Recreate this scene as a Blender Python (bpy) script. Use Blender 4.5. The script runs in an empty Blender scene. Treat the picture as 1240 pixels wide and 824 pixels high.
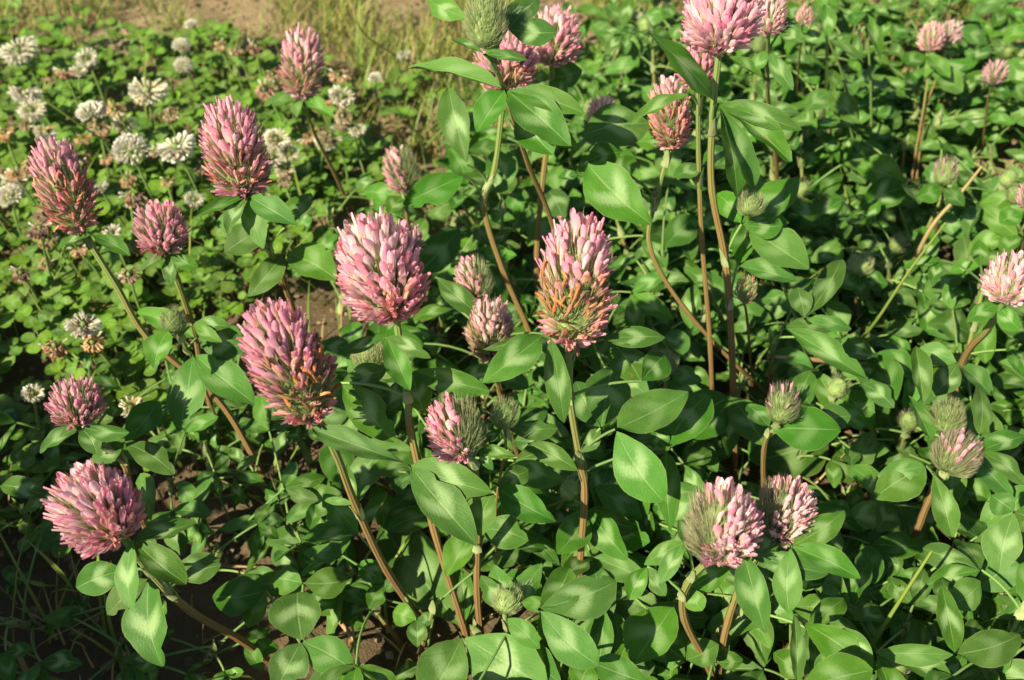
import bpy, math, random
import numpy as np
from mathutils import Vector, Matrix
random.seed(11)
RA, UN = random.random, random.uniform
R_ = math.radians
SC = bpy.context.scene
COL = SC.collection

# ------------------------------------------------------------------ camera
F_PX, CX, CY = 1205.0, 620.0, 412.0
CAM = Vector((0, 0, 0.45)); PITCH = R_(46)
FW = Vector((0, math.cos(PITCH), -math.sin(PITCH)))
UP = Vector((0, math.sin(PITCH), math.cos(PITCH)))
RT = Vector((1, 0, 0)); ZUP = Vector((0, 0, 1))
cd = bpy.data.cameras.new('camera'); cam = bpy.data.objects.new('camera', cd); COL.objects.link(cam)
cam.location = CAM; cam.rotation_euler = (math.pi / 2 - PITCH, 0, 0)
cd.sensor_width = 36; cd.lens = 36 * F_PX / 1240; cd.clip_start = 0.01; cd.clip_end = 200
cd.dof.use_dof = True; cd.dof.focus_distance = 0.40; cd.dof.aperture_fstop = 13
SC.camera = cam

# ------------------------------------------------------------------ sky, sun, exposure
SUN_FROM = Vector((-0.58, -0.50, 0.68)).normalized()
world = bpy.data.worlds.new('World'); SC.world = world; world.use_nodes = True
wn = world.node_tree; sky = wn.nodes.new('ShaderNodeTexSky'); sky.sky_type = 'NISHITA'; sky.sun_disc = False
sky.sun_elevation = math.asin(SUN_FROM.z); sky.sun_rotation = math.atan2(SUN_FROM.x, SUN_FROM.y)
wn.links.new(sky.outputs[0], wn.nodes['Background'].inputs[0]); wn.nodes['Background'].inputs[1].default_value = 0.05
sd = bpy.data.lights.new('sun', 'SUN'); sd.energy = 5.0; sd.angle = R_(0.6); sd.color = (1, 0.87, 0.62)
sun = bpy.data.objects.new('sun', sd); COL.objects.link(sun)
sun.rotation_euler = SUN_FROM.to_track_quat('Z', 'Y').to_euler(); sun.location = (-1, -1, 2)
SC.view_settings.view_transform = 'Standard'; SC.view_settings.look = 'None'
SC.cycles.max_bounces = 6; SC.cycles.diffuse_bounces = 3; SC.cycles.glossy_bounces = 2; SC.cycles.transmission_bounces = 4
SC.view_settings.exposure = 0.95; SC.view_settings.gamma = 1

# ------------------------------------------------------------------ pixel helpers (a pixel gives a direction; distance from ground or height)
def ray(px, py): return FW + RT * ((px - CX) / F_PX) + UP * ((CY - py) / F_PX)
def P3(px, py, d): return CAM + ray(px, py) * d
def dz(px, py, z): return (z - CAM.z) / ray(px, py).z
def GR(px, py, z=0.0): return P3(px, py, dz(px, py, z))
def proj(p):
    v = p - CAM; d = v.dot(FW)
    if d < 0.02: return -9999, -9999, d
    return CX + F_PX * v.dot(RT) / d, CY - F_PX * v.dot(UP) / d, d
# coarse record of where the described plants stand, so that filler plants keep clear of them
CELL = 8; GW, GH = 1240 // CELL + 1, 824 // CELL + 1
OCC = np.zeros((GH, GW), dtype=np.float32)
def stamp(px, py, r, d):
    x0, x1 = int((px - r) / CELL), int((px + r) / CELL); y0, y1 = int((py - r) / CELL), int((py + r) / CELL)
    for y in range(max(0, y0), min(GH - 1, y1) + 1):
        for x in range(max(0, x0), min(GW - 1, x1) + 1):
            OCC[y, x] = max(OCC[y, x], d)
def hides(p, m=0.0):
    px, py, d = proj(p)
    if not (0 <= px < 1240 and 0 <= py < 824): return False
    o = OCC[int(py / CELL), int(px / CELL)]
    return o > 0 and d < o + m

# ------------------------------------------------------------------ objects
WL = {}
def link(o, parent, loc, rot=None, scale=(1, 1, 1)):
    COL.objects.link(o)
    WL[o.name] = loc.copy()
    l = loc
    if parent is not None:
        o.parent = parent; l = loc - WL[parent.name]
    m = Matrix.Translation(l)
    if rot is not None: m = m @ rot.to_4x4()
    if scale != (1, 1, 1): m = m @ Matrix.Diagonal((*scale, 1))
    o.matrix_basis = m
    return o
def empty(name, loc, label=None, cat=None, group=None):
    o = bpy.data.objects.new(name, None); o.empty_display_size = 0.01
    link(o, None, loc)
    tag(o, label, cat, group); return o
def tag(o, label=None, cat=None, group=None, kind=None):
    for k, v in (('label', label), ('category', cat), ('group', group), ('kind', kind)):
        if v: o[k] = v
    return o
class MB:
    def __init__(s): s.v = []; s.f = []; s.uv = []; s.mi = []
    def face(s, pts, uvs, m=0):
        i = len(s.v); s.v += [tuple(p) for p in pts]; s.f.append(tuple(range(i, i + len(pts)))); s.uv += uvs; s.mi.append(m)
    def grid(s, rows, uvrows, m=0, close=False):
        i = len(s.v); n = len(rows[0])
        for r in rows: s.v += [tuple(p) for p in r]
        for a in range(len(rows) - 1):
            for b in range(n if close else n - 1):
                b2 = (b + 1) % n
                s.f.append((i + a * n + b, i + a * n + b2, i + (a + 1) * n + b2, i + (a + 1) * n + b))
                ub = (b + 1) if b2 else n
                U = uvrows
                s.uv += [U(a, b), U(a, b + 1), U(a + 1, b + 1), U(a + 1, b)]; s.mi.append(m)
    def mesh(s, name, mats, smooth=True):
        me = bpy.data.meshes.new(name); me.from_pydata(s.v, [], s.f)
        for m in mats: me.materials.append(m)
        ul = me.uv_layers.new(name='UVMap'); ul.data.foreach_set('uv', [c for q in s.uv for c in q])
        if len(mats) > 1: me.polygons.foreach_set('material_index', s.mi)
        if smooth: me.polygons.foreach_set('use_smooth', [True] * len(s.f))
        me.update(); return me
def frame(a):
    a = a.normalized(); h = Vector((1, 0, 0)) if abs(a.x) < 0.9 else Vector((0, 1, 0))
    x = a.cross(h).normalized(); return x, a.cross(x)
def tube(mb, pts, rad, n=7, m=0, v0=0.0, v1=1.0, ridge=0.0):
    rows = []; K = len(pts); x = None
    for k, p in enumerate(pts):
        t = (pts[min(k + 1, K - 1)] - pts[max(k - 1, 0)]).normalized()
        if x is None: x, _ = frame(t)
        x = (x - t * x.dot(t)).normalized(); y = t.cross(x)
        r = rad[k] if isinstance(rad, (list, tuple)) else rad
        rows.append([p + (x * math.cos(2 * math.pi * j / n) + y * math.sin(2 * math.pi * j / n)) * r * (1 + ridge * (j % 2)) for j in range(n)])
    mb.grid(rows, lambda a, b: (b / n, v0 + (v1 - v0) * a / (K - 1)), m, True)
def smoothline(P, per=6):
    out = []
    Q = [P[0] * 2 - P[1]] + list(P) + [P[-1] * 2 - P[-2]]
    for i in range(1, len(Q) - 2):
        for k in range(per):
            t = k / per; a, b, c, d = Q[i - 1], Q[i], Q[i + 1], Q[i + 2]
            out.append(0.5 * ((2 * b) + (c - a) * t + (2 * a - 5 * b + 4 * c - d) * t * t + (3 * b - a - 3 * c + d) * t ** 3))
    out.append(P[-1]); return out

# ------------------------------------------------------------------ materials
class NT:
    def __init__(s, name):
        s.m = bpy.data.materials.new(name); s.m.use_nodes = True; s.t = s.m.node_tree
        s.t.nodes.clear(); s.out = s.t.nodes.new('ShaderNodeOutputMaterial')
    def n(s, typ, ins=None, **kw):
        nd = s.t.nodes.new('ShaderNode' + typ)
        for k, v in kw.items(): setattr(nd, k, v)
        for k, v in (ins or {}).items():
            if hasattr(v, 'is_linked') or hasattr(v, 'links'): s.t.links.new(v, nd.inputs[k])
            else: nd.inputs[k].default_value = v
        return nd
    def math(s, op, a, b=0.0, c=0.0, clamp=False):
        nd = s.n('Math', {0: a, 1: b, 2: c}, operation=op); nd.use_clamp = clamp; return nd.outputs[0]
    def mix(s, f, a, b, typ='MIX'):
        nd = s.n('Mix', {0: f, 6: a, 7: b}, data_type='RGBA', blend_type=typ); return nd.outputs[2]
    def ramp(s, f, stops):
        nd = s.n('ValToRGB', {0: f}); e = nd.color_ramp.elements
        while len(e) < len(stops): e.new(0.5)
        for q, (p, c) in zip(e, stops): q.position = p; q.color = (*c, 1) if len(c) == 3 else c
        return nd.outputs[0]
    def ss(s, x, lo, hi):
        nd = s.n('MapRange', {0: x, 1: lo, 2: hi}, interpolation_type='SMOOTHSTEP'); return nd.outputs[0]
    def uv(s):
        u = s.n('UVMap', uv_map='UVMap'); sp = s.n('SeparateXYZ', {0: u.outputs[0]}); return sp.outputs[0], sp.outputs[1], u.outputs[0]
    def rnd(s): return s.n('ObjectInfo').outputs['Random']
    def noise(s, vec, sc, det=3.0, ro=0.6): 
        nd = s.n('TexNoise', {'Vector': vec, 'Scale': sc, 'Detail': det, 'Roughness': ro}); return nd.outputs[0]
    def surf(s, col, rough=0.5, spec=0.4, bump=None, bs=0.3, bd=0.001, trans=0.0, tcol=None, sheen=0.0):
        ins = {'Base Color': col, 'Roughness': rough, 'Specular IOR Level': spec}
        b = None
        if bump is not None:
            b = s.n('Bump', {'Height': bump, 'Strength': bs, 'Distance': bd}); ins['Normal'] = b.outputs[0]
        p = s.n('BsdfPrincipled', ins); sh = p.outputs[0]
        if sheen: p.inputs['Sheen Weight'].default_value = sheen
        if trans:
            ti = {'Color': tcol if tcol is not None else col}
            if b: ti['Normal'] = b.outputs[0]
            t = s.n('BsdfTranslucent', ti)
            sh = s.n('MixShader', {0: trans, 1: sh, 2: t.outputs[0]}).outputs[0]
        s.t.links.new(sh, s.out.inputs[0]); return s.m
def rgba(c): return (*c, 1.0)

def leaf_mat(name, base, dark, pale, chev=0.6, spots=0.06):
    k = NT(name); u, v, uvv = k.uv(); rn = k.rnd()
    a = k.math('MULTIPLY', k.math('ABSOLUTE', k.math('SUBTRACT', u, 0.5)), 2.0)
    oc = k.n('TexCoord').outputs['Object']
    off = k.n('Combine' 'XYZ', {0: k.math('MULTIPLY', rn, 37.0), 1: k.math('MULTIPLY', rn, 91.0), 2: 0.0}).outputs[0]
    ov = k.n('VectorMath', {0: oc, 1: off}, operation='ADD').outputs[0]
    n1 = k.noise(ov, 5.0); n2 = k.noise(ov, 26.0, 4.0)
    col = k.mix(n1, rgba(dark), rgba(base))
    hv = k.n('HueSaturation', {'Hue': k.math('MULTIPLY_ADD', rn, 0.024, 0.486), 'Saturation': k.math('MULTIPLY_ADD', k.math('FRACT', k.math('MULTIPLY', rn, 17.3)), 0.18, 0.96), 'Value': k.math('MULTIPLY_ADD', k.math('FRACT', k.math('MULTIPLY', rn, 7.7)), 0.6, 0.75), 'Color': col}).outputs[0]
    # pale chevron
    c = k.math('ADD', k.math('SUBTRACT', k.math('MULTIPLY_ADD', a, 0.26, v), 0.56), k.math('MULTIPLY', k.math('SUBTRACT', n2, 0.5), 0.15))
    mk = k.math('MULTIPLY', k.ss(k.math('ABSOLUTE', c), 0.17, 0.03), k.ss(a, 1.0, 0.35))
    strength = k.math('MULTIPLY', mk, k.math('MULTIPLY_ADD', k.math('FRACT', k.math('MULTIPLY', rn, 3.1)), chev, chev * 0.35), clamp=True)
    col = k.mix(strength, hv, rgba(pale))
    # veins
    vein = k.math('SINE', k.math('MULTIPLY', k.math('MULTIPLY_ADD', a, -0.42, v), 88.0))
    vm = k.math('MULTIPLY', k.ss(vein, 0.3, 1.0), 0.03)
    col = k.mix(vm, col, rgba([min(1, x * 1.9) for x in base]))
    col = k.mix(k.math('MULTIPLY', k.ss(a, 0.06, 0.015), 0.32), col, rgba(pale))
    col = k.mix(k.math('MULTIPLY', k.ss(a, 0.93, 0.99), 0.28), col, rgba((0.30, 0.30, 0.14)))
    # rusty spots on some leaves
    sp = k.math('MULTIPLY', k.ss(k.noise(ov, 7.0, 5.0, 0.7), 0.64, 0.70), k.ss(k.math('FRACT', k.math('MULTIPLY', rn, 23.7)), 1 - spots * 3, 1 - spots * 2))
    col = k.mix(k.math('MULTIPLY', sp, 0.8), col, rgba((0.26, 0.14, 0.05)))
    geo = k.n('NewGeometry'); col = k.mix(k.math('MULTIPLY', geo.outputs['Backfacing'], 0.5), col, rgba((0.14, 0.27, 0.08)))
    h = k.math('ADD', k.math('MULTIPLY', vein, 0.05), k.math('ADD', n2, k.math('MULTIPLY', k.ss(a, 0.0, 0.1), 0.8)))
    tc = k.n('HueSaturation', {'Hue': 0.48, 'Saturation': 1.1, 'Value': 1.5, 'Color': col}).outputs[0]
    return k.surf(col, k.math('MULTIPLY_ADD', n2, 0.2, 0.46), 0.27, h, 0.35, 0.0006, 0.24, tc)
M_LEAF = leaf_mat('clover_leaf', (0.088, 0.206, 0.035), (0.041, 0.126, 0.022), (0.30, 0.46, 0.20), 0.62, 0.14)
M_WLEAF = leaf_mat('white_clover_leaf', (0.145, 0.265, 0.040), (0.070, 0.165, 0.026), (0.30, 0.44, 0.18), 0.3, 0.05)

def stem_mat():
    k = NT('clover_stem'); u, v, uvv = k.uv(); rn = k.rnd()
    oc = k.n('TexCoord').outputs['Object']; n = k.noise(oc, 90.0)
    vv = k.math('ADD', v, k.math('MULTIPLY', k.math('SUBTRACT', n, 0.5), 0.35))
    col = k.ramp(vv, [(0.0, (0.17, 0.30, 0.08)), (0.25, (0.20, 0.25, 0.075)), (0.48, (0.25, 0.17, 0.065)), (1.0, (0.19, 0.10, 0.05))])
    st = k.math('SINE', k.math('MULTIPLY', u, 44.0))
    col = k.mix(k.math('MULTIPLY', k.ss(st, 0.2, 1.0), 0.3), col, rgba((0.36, 0.29, 0.12)))
    return k.surf(col, 0.55, 0.3, k.math('ADD', st, n), 0.4, 0.0006)
M_STEM = stem_mat()
def plain(name, c1, c2, sc=60, rough=0.6, spec=0.25, trans=0.0, alongv=False, vals=0.25, bs=0.4, bd=0.0008):
    k = NT(name); u, v, uvv = k.uv(); rn = k.rnd(); oc = k.n('TexCoord').outputs['Object']
    n = k.noise(oc, sc, 4.0)
    f = k.math('ADD', k.math('MULTIPLY', v, 0.8), k.math('MULTIPLY', k.math('SUBTRACT', n, 0.5), 0.5), clamp=True) if alongv else k.ss(n, 0.3, 0.7)
    col = k.mix(f, rgba(c1), rgba(c2))
    col = k.n('HueSaturation', {'Value': k.math('MULTIPLY_ADD', rn, 2 * vals, 1 - vals), 'Color': col}).outputs[0]
    return k.surf(col, rough, spec, n, bs, bd, trans)
M_PET = plain('petiole', (0.13, 0.27, 0.07), (0.19, 0.27, 0.08), 70, trans=0.0)
M_STIP = plain('stipule', (0.26, 0.36, 0.14), (0.42, 0.48, 0.24), 120, trans=0.25)
M_CORE = plain('calyx_green', (0.12, 0.21, 0.06), (0.26, 0.35, 0.13), 260, 0.7, 0.15)
M_HAIRG = plain('calyx_hair_green', (0.26, 0.38, 0.13), (0.58, 0.60, 0.36), 200, 0.6, 0.2, 0.4, True)
M_HAIRB = plain('calyx_hair_brown', (0.34, 0.42, 0.20), (0.58, 0.44, 0.38), 200, 0.6, 0.2, 0.4, True)

def floret_mat(name, c0, c1, c2, hue=0.02, val=0.22, tr=0.28):
    k = NT(name); u, v, uvv = k.uv(); rn = k.rnd(); oc = k.n('TexCoord').outputs['Object']
    off = k.n('CombineXYZ', {0: k.math('MULTIPLY', rn, 50.0), 1: 0.0, 2: k.math('MULTIPLY', rn, 31.0)}).outputs[0]
    ov = k.n('VectorMath', {0: oc, 1: off}, operation='ADD').outputs[0]
    n = k.noise(ov, 4.0); rn2 = k.math('FRACT', k.math('MULTIPLY', rn, 13.7))
    vv = k.math('ADD', v, k.math('MULTIPLY', k.math('SUBTRACT', n, 0.5), 0.45))
    col = k.ramp(vv, [(0.25, c0), (0.66, c1), (1.0, c2)])
    st = k.math('SINE', k.math('MULTIPLY', u, 38.0))
    col = k.mix(k.math('MULTIPLY', k.ss(st, 0.3, 1.0), 0.30), col, rgba(c2))
    col = k.n('HueSaturation', {'Hue': k.math('MULTIPLY_ADD', rn2, 2 * hue, 0.5 - hue), 'Saturation': k.math('MULTIPLY_ADD', rn, 0.3, 0.8), 'Value': k.math('MULTIPLY_ADD', rn, 2 * val, 1 - val), 'Color': col}).outputs[0]
    return k.surf(col, 0.5, 0.3, k.math('ADD', n, k.math('MULTIPLY', st, 0.3)), 0.3, 0.0006, tr)
FM = {
 'pink': floret_mat('floret_pink', (0.90, 0.66, 0.58), (0.93, 0.52, 0.60), (0.88, 0.34, 0.52), 0.012, 0.10, 0.42),
 'pale': floret_mat('floret_pale', (0.92, 0.74, 0.64), (0.95, 0.74, 0.76), (0.90, 0.50, 0.64), 0.012, 0.08, 0.42),
 'purple': floret_mat('floret_purple', (0.82, 0.52, 0.46), (0.84, 0.46, 0.56), (0.76, 0.34, 0.52), 0.012, 0.14, 0.42),
 'coral': floret_mat('floret_coral', (0.84, 0.54, 0.42), (0.84, 0.41, 0.39), (0.80, 0.34, 0.40), 0.02, 0.18, 0.34),
 'withered': floret_mat('floret_withered', (0.42, 0.25, 0.12), (0.52, 0.25, 0.11), (0.40, 0.16, 0.07), 0.025, 0.35, 0.2),
 'russet': floret_mat('floret_russet', (0.60, 0.32, 0.22), (0.62, 0.26, 0.20), (0.46, 0.16, 0.11), 0.03, 0.3, 0.2),
 'white': floret_mat('floret_white', (0.70, 0.68, 0.46), (0.86, 0.84, 0.72), (0.88, 0.86, 0.78), 0.01, 0.1),
 'tan': floret_mat('floret_tan', (0.48, 0.34, 0.18), (0.58, 0.42, 0.24), (0.46, 0.29, 0.15), 0.02, 0.3, 0.2),
}

def soil_mat():
    k = NT('sandy_soil'); oc = k.n('TexCoord').outputs['Object']
    a = k.noise(oc, 9.0, 6.0, 0.62); b = k.noise(oc, 60.0, 8.0, 0.7); c = k.noise(oc, 420.0, 4.0, 0.7)
    col = k.ramp(a, [(0.28, (0.20, 0.15, 0.085)), (0.5, (0.34, 0.27, 0.16)), (0.72, (0.47, 0.39, 0.25))])
    col = k.mix(k.math('MULTIPLY', k.ss(b, 0.35, 0.7), 0.5), col, rgba((0.18, 0.12, 0.07)))
    col = k.mix(k.math('MULTIPLY', k.ss(c, 0.5, 0.75), 0.45), col, rgba((0.42, 0.34, 0.24)))
    # shade under the near plants painted in with darker humus, ragged outline
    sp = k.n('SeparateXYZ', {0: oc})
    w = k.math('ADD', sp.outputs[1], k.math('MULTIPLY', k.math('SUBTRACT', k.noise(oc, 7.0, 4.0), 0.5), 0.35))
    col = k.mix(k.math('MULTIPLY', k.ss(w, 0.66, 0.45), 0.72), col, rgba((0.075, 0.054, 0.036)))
    return k.surf(col, 0.95, 0.1, k.math('ADD', b, k.math('MULTIPLY', c, 0.5)), 1.0, 0.004)
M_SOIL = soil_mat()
M_CRUMB = plain('soil_crumb', (0.10, 0.072, 0.046), (0.22, 0.165, 0.11), 60, 0.95, 0.1)
M_GRASS = plain('grass_blade', (0.12, 0.22, 0.035), (0.30, 0.36, 0.08), 12, 0.5, 0.3, 0.25, False, 0.1)
M_DRY = plain('dry_grass', (0.34, 0.25, 0.11), (0.50, 0.40, 0.20), 14, 0.7, 0.2, 0.15, False, 0.1)
M_LITTER = plain('leaf_litter', (0.10, 0.06, 0.03), (0.27, 0.18, 0.09), 40, 0.8, 0.15)
M_DRYSTEM = plain('dry_stem', (0.22, 0.13, 0.07), (0.36, 0.25, 0.15), 70, 0.7, 0.2)

# ------------------------------------------------------------------ leaflet meshes (unit: along +Y, 1 wide, face +Z)
def leaflet_mesh(name, mat, seed, kind):
    rg = random.Random(seed); n, K = 6, 14
    fold = rg.uniform(0.02, 0.34); arch = rg.uniform(0.05, 0.48) * (1 if rg.random() < 0.85 else -0.4); tw = rg.uniform(-0.8, 0.8); sk = rg.uniform(-.06, .06)
    wv, wp = rg.uniform(0.008, 0.042), rg.uniform(0, 6); cup = rg.uniform(-0.10, 0.08); bend = rg.uniform(-0.09, 0.09)
    bite = [(rg.choice((-1, 1)), rg.uniform(.25, .85), rg.uniform(.10, .17), rg.uniform(.2, .5)) for _ in range(1 if seed % 4 == 1 else 0)]
    rows = []
    for k in range(K + 1):
        t = k / K
        if kind == 'ell': w = math.sin(math.pi * t ** (0.92 + 0.12 * math.sin(seed))) ** 0.82
        elif kind == 'obo': w = (math.sin(math.pi * t ** 1.22)) ** 0.70
        else: w = (math.sin(math.pi * min(1, t * 0.985) ** 1.25)) ** 0.55
        if k in (0, K): w = 0.02 if kind != 'rnd' or k == 0 else 0.10
        row = []
        for j in range(n + 1):
            s = j / n * 2 - 1
            z = fold * abs(s) * w * 0.5 + arch * (t - t * t) * 1.0 - cup * s * s * w * 0.5
            z += tw * s * 0.5 * w * (t - 0.4) * 0.45 + wv * math.sin(wp + t * 15 + (1 if s > 0 else 2.6)) * s * s
            y = t - (0.02 if kind != 'rnd' else 0.07) * (1 - abs(s)) * (1 if k == K else 0)
            jag = rg.uniform(-0.012, 0.012) if abs(s) == 1 else 0
            sw = w
            for (bs_, bt, bw_, bd_) in bite:
                if s * bs_ > 0: sw *= 1 - bd_ * max(0, 1 - abs(t - bt) / bw_)
            row.append(Vector((s * (0.5 + sk * s) * sw + jag + bend * math.sin(math.pi * t) * 1.2, y, z * 0.62)))
        rows.append(row)
    mb = MB(); mb.grid(rows, lambda a, b: (b / n, a / K)); return mb.mesh(name, [mat])
LE = [leaflet_mesh('leaflet_elliptic', M_LEAF, s, 'ell') for s in range(14)]
LO = [leaflet_mesh('leaflet_obovate', M_LEAF, 50 + s, 'obo') for s in range(12)]
LW = [leaflet_mesh('leaflet_round', M_WLEAF, 90 + s, 'rnd') for s in range(12)]
PREF = (ZUP * 0.62 - FW * 0.62 + SUN_FROM * 0.25).normalized()
def leaflet_at(parent, B, T, W, roll=0.0, pool=LE, pref=PREF):
    a = T - B; L = a.length; a = a / L
    n = pref - a * pref.dot(a)
    if n.length < 0.05: n = ZUP - a * a.z
    n = Matrix.Rotation(roll, 3, a) @ n.normalized()
    x = a.cross(n).normalized(); n = x.cross(a)
    R = Matrix((x, a, n)).transposed()
    o = bpy.data.objects.new('leaflet', random.choice(pool)); link(o, parent, B, R, (W, L, L)); return o

# ------------------------------------------------------------------ florets
def floret_mesh(kind, var):
    rg = random.Random(len(kind) * 31 + var * 7 + 3); n = 5
    dry = kind in ('withered', 'russet', 'tan'); mb = MB()
    bnd = rg.uniform(-0.10, 0.12) if not dry else rg.uniform(-0.6, 0.8); sd_ = rg.uniform(-.09, .09) * (2.5 if dry else 1)
    fl_ = rg.uniform(.8, 1.25) * (.85 if dry else 1); rec = rg.uniform(-.01, .09)
    def cen(t): return Vector((sd_ * t * t, t, -bnd * t * t * .6))
    ts = [0, .3, .55, .78]; rows = []
    for t, r in zip(ts, (.038, .048, .056, .012)):
        c = cen(t); rows.append([c + Vector((math.cos(2 * math.pi * q / n) * r, 0, math.sin(2 * math.pi * q / n) * r)) for q in range(n)])
    mb.grid(rows, lambda a, b: (b / n, ts[a] * .8), 0, True)
    t2 = [.28, .46, .64, .80, .92, 1.0]; hw = [.045, .066, .088, .092, .068, .026]; rows = []
    for k, t in enumerate(t2):
        c = cen(t); row = []
        for q in (-1, -.55, 0, .55, 1):
            h = hw[k] * fl_; notch = -.035 * (1 - abs(q)) if k == 5 else 0
            jx = rg.uniform(-.018, .018) * (2 if dry else .6)
            row.append(c + Vector((q * h + jx, notch, .062 * (1 - q * q) * (1 - .35 * t) - .012 + rec * max(0, t - .6) * 2.2 * (1 if not dry else -1.5))))
        rows.append(row)
    mb.grid(rows, lambda a, b: (b / 4, t2[a]), 0)
    for sg in (-1, 1):
        t3 = [.32, .52, .70, .84]; h3 = [.012, .036, .044, .014]; rows = []; sp = rg.uniform(.3, 1.2)
        for k, t in enumerate(t3):
            c = cen(t) + Vector((sg * (.022 + .05 * sp * (t - .32)), 0, -.03 - .05 * (t - .3)))
            rows.append([c + Vector((-sg * h3[k] * .5, 0, h3[k])), c + Vector((sg * h3[k] * .8, 0, 0)), c + Vector((0, 0, -h3[k]))])
        mb.grid(rows, lambda a, b: (b / 2, t3[a] * .8), 0)
    return mb
FMB = {k: [floret_mesh(k, i) for i in range(7)] for k in FM}
FME = {k: [mb.mesh('floret_' + k, [FM[k]]) for mb in FMB[k]] for k in FM}

def pick(*kw):
    r = RA() * sum(w for _, w in kw)
    for k, w in kw:
        r -= w
        if r <= 0: return k
    return kw[-1][0]
# which floret grows at height t (0 base .. 1 tip) and on which side (ca > 0: towards +X, sa > 0: towards the camera)
KIND = {
 'pink': lambda t, ca, sa: pick(('pink', 5), ('pale', 5)) if t > .42 or ca < -.1 else pick(('coral', 6), ('pink', 2)),
 'fresh': lambda t, ca, sa: pick(('pink', 4), ('pale', 4)),
 'mixed': lambda t, ca, sa: pick(('pink', 6), ('pale', 2)) if t > .62 + UN(-.08, .08) else (pick(('withered', 9), ('coral', 2), (None, 3)) if t > .14 and ca < .55 else (pick(('coral', 5), ('withered', 4), ('pink', 1)) if t > .2 else pick(('pink', 2), ('coral', 3), ('withered', 1)))),
 'violet': lambda t, ca, sa: pick(('purple', 6), ('pink', 2)) if t > .55 + UN(-.1, .1) - .25 * ca * 0 else (pick(('withered', 8), (None, 3), ('coral', 2)) if ca > -.3 and t > .08 else pick(('coral', 3), ('purple', 3), (None, 1))),
 'rosette': lambda t, ca, sa: pick(('pink', 3), ('pale', 4)) if t > .55 or ca < -.5 else pick(('coral', 4), ('pink', 2), ('pale', 1)),
 'russet': lambda t, ca, sa: pick(('pink', 3), ('purple', 2)) if t > .70 else (pick(('russet', 7), ('coral', 2), (None, 1)) if t > .08 else pick(('coral', 3), ('russet', 2))),
 'redpink': lambda t, ca, sa: pick(('pink', 4), ('purple', 2), ('pale', 1)) if t > .55 else (pick(('russet', 3), ('coral', 3), ('purple', 2), (None, 1)) if t > .15 else pick(('pink', 3), ('purple', 2))),
 'dusky': lambda t, ca, sa: pick(('purple', 6), ('pink', 3)) if t > .25 else pick(('russet', 2), ('purple', 2)),
 'cone': lambda t, ca, sa: pick(('pink', 4), ('pale', 2)) if t > .8 else pick(('coral', 5), ('withered', 1)),
 'half': lambda t, ca, sa: pick(('pale', 6), ('pink', 4)) if ca > -.42 + .25 * (t - .5) + UN(-.3, .3) else None,
 'halfl': lambda t, ca, sa: pick(('pale', 2), ('pink', 5)) if ca < .34 + UN(-.22, .22) else None,
 'bud': lambda t, ca, sa: None,
 'tip': lambda t, ca, sa: pick(('purple', 3), ('pink', 1)) if t > .55 and RA() < .6 else None,
 'dead': lambda t, ca, sa: pick(('tan', 3), ('russet', 1)),
}
ES = (0, .06, .16, .34, .58, .78, .92, 1); EV = (.34, .66, .90, 1.0, .95, .80, .56, .16)
EC = np.cumsum(np.interp(np.linspace(0, 1, 200), ES, EV)); EC = EC / EC[-1]
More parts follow.
